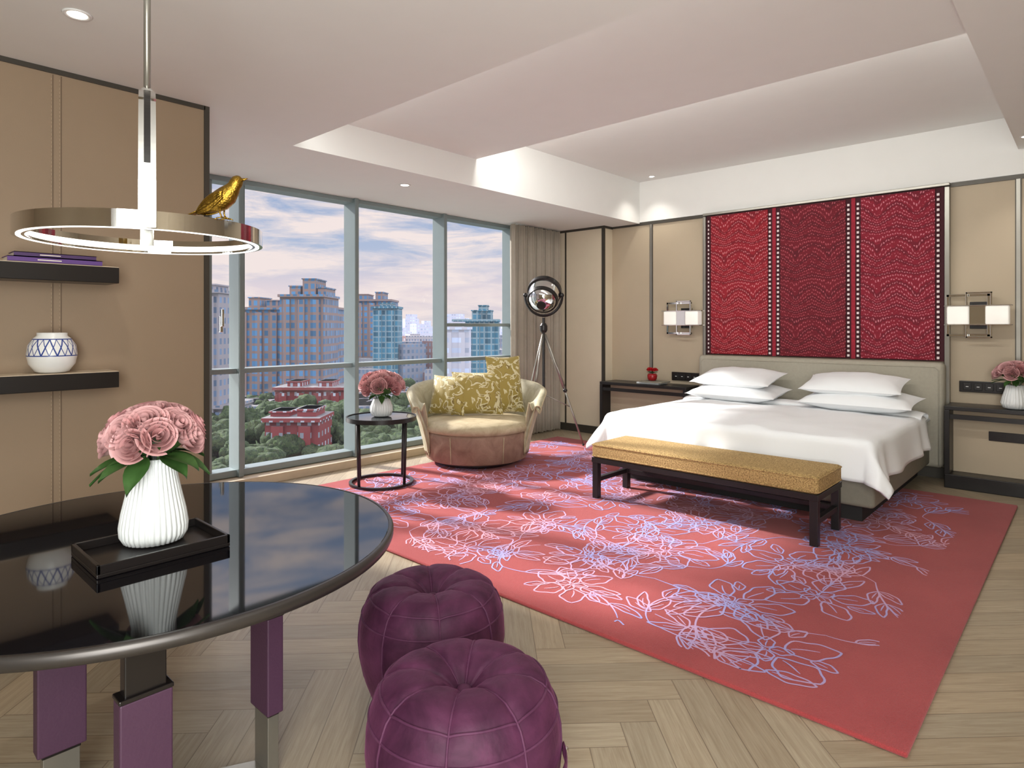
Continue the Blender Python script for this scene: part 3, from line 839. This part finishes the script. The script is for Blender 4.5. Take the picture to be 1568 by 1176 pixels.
obj('centre_column',mm(cyl(.015,.6,1.5),lathe([(.03,1.33),(.045,1.36),(.045,1.41),(.025,1.44)],24)),m_blackm,tl,smooth=False)
hc=Vector((0,0,1.76))
yk=[]
rdir=Vector((.735,.678,0))
for i in range(17):
    a=pi+pi*i/16; yk.append(hc+rdir*.215*cos(a)+Vector((0,0,.235*sin(a))))
obj('yoke',tube(yk,[(.006,.02)]*17,8),m_blackm,tl,smooth=True)
obj('yoke_knobs',mm(*[xf(ball(.028,12,8),loc=hc+rdir*s*.21) for s in (-1,1)]),m_blackm,tl,smooth=True)
ax=Vector((-.35,.62,.55)).normalized()
q=Vector((0,0,1)).rotation_difference(ax).to_euler()
head=lathe([(0,-.20),(.05,-.197),(.11,-.172),(.155,-.12),(.178,-.05),(.182,.03),(.182,.085)],48)
obj('lamp_head',xf(head,loc=hc,rot=q),m_chrome,tl,smooth=True)
obj('head_bezel',xf(lring([(.182,.05),(.198,.055),(.198,.11),(.17,.115),(.165,.09)],48),loc=hc,rot=q),m_blackm,tl,smooth=False)
obj('head_lens',xf(lathe([(0,.108),(.08,.102),(.168,.09)],48),loc=hc,rot=q),m_chrome,tl,smooth=True)
obj('head_bands',xf(mm(lring([(.16,-.115),(.168,-.115),(.182,-.075),(.170,-.075)],48),lathe([(.0,-.215),(.05,-.21),(.06,-.18),(0,-.18)],24)),loc=hc,rot=q),m_blackm,tl)

# ---------- city ----------
HAZE_GLOW=(.60,.62,.70,1)
def haze_glow(t,amt):
    t.b.inputs['Emission Color'].default_value=HAZE_GLOW; t.b.inputs['Emission Strength'].default_value=amt  # emission imitates air haze and brightens the dark city materials
def bmat(name,wall,glass,bw=3.2,bh=3.2,mort=.9,hz=.04):
    t=NT(name); tc=t.n('ShaderNodeTexCoord'); s=t.n('ShaderNodeSeparateXYZ'); t.l(tc.outputs['Object'],s.inputs[0])
    cb=t.n('ShaderNodeCombineXYZ'); t.l(t.math('ADD',s.outputs[0],s.outputs[1]),cb.inputs[0]); t.l(s.outputs[2],cb.inputs[1])
    br=t.n('ShaderNodeTexBrick'); br.offset=0; br.inputs['Scale'].default_value=1; br.inputs['Brick Width'].default_value=bw; br.inputs['Row Height'].default_value=bh
    br.inputs['Mortar Size'].default_value=mort; br.inputs['Mortar Smooth'].default_value=0; br.inputs['Bias'].default_value=0
    g1=tuple(x*.7 for x in glass[:3])+(1,); g2=tuple(min(1,x*1.7) for x in glass[:3])+(1,)
    br.inputs['Color1'].default_value=g1; br.inputs['Color2'].default_value=g2; br.inputs['Mortar'].default_value=wall
    t.l(cb.outputs[0],br.inputs['Vector'])
    ge=t.n('ShaderNodeNewGeometry'); s2=t.n('ShaderNodeSeparateXYZ'); t.l(ge.outputs['Normal'],s2.inputs[0])
    up=t.math('GREATER_THAN',s2.outputs[2],.5); rn=t.noise(tc.outputs['Object'],.35,3)
    t.l(t.mix(up,br.outputs[0],t.mix(rn,C(78,78,82),C(128,126,130))),t.b.inputs['Base Color']); t.b.inputs['Roughness'].default_value=.7
    haze_glow(t,hz)
    return t.m
GZ=-32
yaw=math.radians(42.7); Fv=Vector((-sin(yaw),cos(yaw),0)); Rv=Vector((cos(yaw),sin(yaw),0))
def place(du,f): return Fv*f+Rv*du*f
def bld(name,du,f,w,d,top,mat,extra=None,rz=None):
    c=place(du,f+d/2); g_=grp(name,(c.x,c.y,GZ),rz=yaw if rz is None else rz)
    H=top-GZ
    parts=[bx(-w/2,w/2,-d/2,d/2,0,H)]
    nb=max(2,int(w/5))
    for k in range(nb):
        x=-w/2+w*(k+.5)/nb; parts.append(bx(x-w/nb*.22,x+w/nb*.22,-d/2-.9,-d/2,0,H-1.5))
    obj('block',mm(*parts),mat,g_)
    ex=[bx(-w/2-.4,w/2+.4,-d/2-1.1,d/2+.4,H-.6,H+.3)]
    if extra:
        for (a,b,h) in extra:
            ex.append(bx(a*w/2,b*w/2,-d/3,d/3,H,H+h)); ex.append(bx(a*w/2-.3,b*w/2+.3,-d/3-.3,d/3+.3,H+h-.4,H+h))
    obj('roof_blocks',mm(*ex),mat,g_)
    return g_
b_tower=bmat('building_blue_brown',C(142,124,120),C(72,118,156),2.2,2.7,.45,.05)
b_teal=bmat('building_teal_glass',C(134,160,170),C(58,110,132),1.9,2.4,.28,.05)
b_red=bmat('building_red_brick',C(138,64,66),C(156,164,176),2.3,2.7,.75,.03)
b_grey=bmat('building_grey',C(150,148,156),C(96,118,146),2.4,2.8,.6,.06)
b_pale=bmat('building_painted_haze',C(184,186,200),C(160,174,198),4,3.4,.9,.24)  # distance haze painted in as pale walls plus glow
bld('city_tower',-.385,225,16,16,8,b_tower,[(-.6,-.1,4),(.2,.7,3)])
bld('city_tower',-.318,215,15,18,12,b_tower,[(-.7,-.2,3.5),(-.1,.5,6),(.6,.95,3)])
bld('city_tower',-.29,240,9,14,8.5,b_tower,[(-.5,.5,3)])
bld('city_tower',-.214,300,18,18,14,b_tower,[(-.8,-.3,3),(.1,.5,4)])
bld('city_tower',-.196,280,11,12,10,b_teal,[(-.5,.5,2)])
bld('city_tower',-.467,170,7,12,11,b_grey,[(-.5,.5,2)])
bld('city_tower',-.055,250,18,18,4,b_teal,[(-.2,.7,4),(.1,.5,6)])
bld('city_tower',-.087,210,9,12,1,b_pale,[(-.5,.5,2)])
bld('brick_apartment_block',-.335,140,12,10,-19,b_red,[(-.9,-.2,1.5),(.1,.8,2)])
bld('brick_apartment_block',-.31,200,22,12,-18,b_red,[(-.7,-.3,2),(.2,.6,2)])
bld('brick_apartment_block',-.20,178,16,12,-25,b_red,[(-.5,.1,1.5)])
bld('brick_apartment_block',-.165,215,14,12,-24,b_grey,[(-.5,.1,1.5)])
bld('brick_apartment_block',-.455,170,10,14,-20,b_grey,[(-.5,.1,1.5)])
V=[];F=[];MI=[]
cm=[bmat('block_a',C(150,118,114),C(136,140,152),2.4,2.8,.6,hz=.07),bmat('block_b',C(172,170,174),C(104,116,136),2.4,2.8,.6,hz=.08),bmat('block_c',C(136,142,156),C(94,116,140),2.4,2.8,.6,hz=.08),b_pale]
rc=random.Random(5)
for i in range(1500):
    f=200+1300*rc.random()**1.6; du=rc.uniform(-.62,.12)
    w=rc.uniform(8,20);d=rc.uniform(8,15); h=rc.uniform(6,15) if rc.random()<.65 else rc.uniform(15,28)
    if f>600 and rc.random()<.25: h=rc.uniform(28,50)
    if f<280: h=min(h,9); w*=.6
    c=place(du,f)
    v,fc=bx(-w/2,w/2,-d/2,d/2,0,h); a=rc.choice([0,.4,.78,1.2])
    n=len(V); V+=[(c.x+x*cos(a)-y*sin(a),c.y+x*sin(a)+y*cos(a),GZ+z) for x,y,z in v]; F+=[tuple(k+n for k in q_) for q_ in fc]
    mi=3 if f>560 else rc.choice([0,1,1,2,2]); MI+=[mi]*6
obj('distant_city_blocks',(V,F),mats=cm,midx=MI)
V=[];F=[]
def canopy(cx,cy,R,Hh,i):
    for k in range(9):
        a=rc.random()*6.3; rr_=R*.6*math.sqrt(rc.random()); s=R*rc.uniform(.35,.55)
        x=cx+rr_*cos(a); y=cy+rr_*sin(a); zc=Hh*.72+(R-rr_)*.5+rc.uniform(-.6,.6)
        b=ball(1,8,6); n=len(V)
        for v in b[0]:
            kk=1+.5*noise.noise(v*3+Vector((i*1.7+k,0,0)))
            V.append((x+v.x*s*kk,y+v.y*s*kk,GZ+zc+v.z*s*kk))
        F.extend([tuple(q2+n for q2 in q_) for q_ in b[1]])
    b=cyl(.3,0,Hh*.8,6,cx,cy); n=len(V); V.extend([(p[0],p[1],p[2]+GZ) for p in b[0]]); F.extend([tuple(q2+n for q2 in q_) for q_ in b[1]])
for i in range(620):
    f=rc.uniform(102,200) if i<400 else rc.uniform(200,460); du=rc.uniform(-.62,.1)
    if f<138 and -.385<du<-.285: f+=60
    c=place(du,f); R_=rc.uniform(2.8,4.6)
    canopy(c.x,c.y,R_,rc.uniform(6,12),i)
t=NT('tree_foliage'); v=t.coord('Object'); n1=t.noise(v,1.6,6,.8); n2=t.noise(v,.09,2)
cr=t.n('ShaderNodeValToRGB'); cr.color_ramp.elements[0].position=.38; cr.color_ramp.elements[1].position=.62
cr.color_ramp.elements[0].color=C(32,56,36); cr.color_ramp.elements[1].color=C(108,132,80); t.l(n1,cr.inputs[0])
t.l(t.mix(t.math('MULTIPLY',n2,.5),cr.outputs[0],C(96,114,92)),t.b.inputs['Base Color']); t.b.inputs['Roughness'].default_value=.95
t.bump(n1,1.0,1.5)
haze_glow(t,.025); obj('city_trees',(V,F),t.m,smooth=True)
t=NT('city_ground_haze_glow'); v=t.coord('Object'); n1=t.noise(v,.03,4,.6)  # ground glows faintly through its emission to imitate haze
t.l(t.mix(n1,C(64,82,66),C(124,124,124)),t.b.inputs['Base Color']); haze_glow(t,.04)
obj('city_ground',([(-3500,-500,GZ),(-20,-500,GZ),(600,3500,GZ),(-3500,3500,GZ)],[(0,1,2,3)]),t.m)

# ---------- world ----------
w=bpy.data.worlds.new('evening_sky'); sc.world=w; w.use_nodes=True; nt=w.node_tree; bg=nt.nodes['Background']
tc=nt.nodes.new('ShaderNodeTexCoord'); sp=nt.nodes.new('ShaderNodeSeparateXYZ'); nt.links.new(tc.outputs['Generated'],sp.inputs[0])
cr=nt.nodes.new('ShaderNodeValToRGB'); nt.links.new(sp.outputs[2],cr.inputs[0]); e=cr.color_ramp.elements
e[0].position=0; e[0].color=C(210,206,216); e[1].position=.5; e[1].color=C(184,196,218)
x=e.new(.05); x.color=C(232,218,222); x=e.new(.12); x.color=C(178,192,218); x=e.new(.24); x.color=C(142,168,208)
mp=nt.nodes.new('ShaderNodeMapping'); mp.inputs['Scale'].default_value=(3.5,3.5,22); nt.links.new(tc.outputs['Generated'],mp.inputs[0])
nz=nt.nodes.new('ShaderNodeTexNoise'); nz.inputs['Scale'].default_value=1.8; nz.inputs['Detail'].default_value=8; nz.inputs['Roughness'].default_value=.62; nz.inputs['Distortion'].default_value=.4; nt.links.new(mp.outputs[0],nz.inputs['Vector'])
c2=nt.nodes.new('ShaderNodeValToRGB'); c2.color_ramp.elements[0].position=.40; c2.color_ramp.elements[1].position=.60; nt.links.new(nz.outputs[0],c2.inputs[0])
mx=nt.nodes.new('ShaderNodeMix'); mx.data_type='RGBA'; nt.links.new(c2.outputs[0],mx.inputs[0]); nt.links.new(cr.outputs[0],mx.inputs[6]); mx.inputs[7].default_value=C(246,232,228)
nt.links.new(mx.outputs[2],bg.inputs[0])
mr=nt.nodes.new('ShaderNodeMapRange'); nt.links.new(sp.outputs[2],mr.inputs[0]); mr.inputs[1].default_value=.26; mr.inputs[2].default_value=.6; mr.inputs[3].default_value=1.0; mr.inputs[4].default_value=3.8
nt.links.new(mr.outputs[0],bg.inputs[1])

# ---------- lights ----------
def light(ty,name,loc,tgt,energy,size=1,color=(1,1,1),sy=None,**k):
    L=bpy.data.lights.new(name,ty); L.energy=energy; L.color=color
    if ty=='AREA':
        L.size=size
        if sy: L.shape='RECTANGLE'; L.size_y=sy
    elif ty=='SUN': L.angle=size
    else: L.shadow_soft_size=size
    for a,b in k.items(): setattr(L,a,b)
    o=bpy.data.objects.new(name,L); sc.collection.objects.link(o); o.location=loc
    o.rotation_euler=(Vector(tgt)-Vector(loc)).to_track_quat('-Z','Y').to_euler(); return o
light('SUN','sun',(-20,3,14),(-20+1,3+.22,14-.62),9.0,math.radians(4),(1,.97,.92))
light('AREA','added_fill_main',(.9,-.9,2.6),(-2.2,3.5,.6),138,1.8,(.985,1,.955))  # added area fill behind the camera, not a room fitting
light('AREA','added_fill_up',(.6,-.6,1.0),(-1.4,2.4,2.9),95,1.6,(.97,1,.975))  # added upward fill out of view, brightens the ceiling
light('AREA','added_fill_bed',(-2.37,4.15,3.10),(-2.37,6.0,2.0),32,3.6,(.99,1,.95),sy=.12)  # added strip hidden behind the tray step to brighten the bed end
light('AREA','added_fill_lounge',(-2.37,2.31,2.84),(-2.37,4.2,2.1),9,3.6,(.99,1,.95),sy=.12)  # added unseen strip that lightens the lounge tray
for (x,y,z) in ((-3.12,.713,CZ),(-4.67,3.61,CZ),(-3.97,6.70,3.22),(-.42,6.55,2.92)):
    light('SPOT','downlight_beam',(x,y,z-.02),(x,y,0),18,.035,(1,.96,.88),spot_size=math.radians(100),spot_blend=.8)

# ---------- camera ----------
cam=bpy.data.cameras.new('camera'); co=bpy.data.objects.new('camera',cam); sc.collection.objects.link(co); sc.camera=co
co.location=(0,0,1.4); co.rotation_euler=(pi/2,0,yaw)
cam.sensor_width=36; cam.lens=971/1568*36; cam.shift_y=-88/1568; cam.clip_end=6000; cam.clip_start=.05
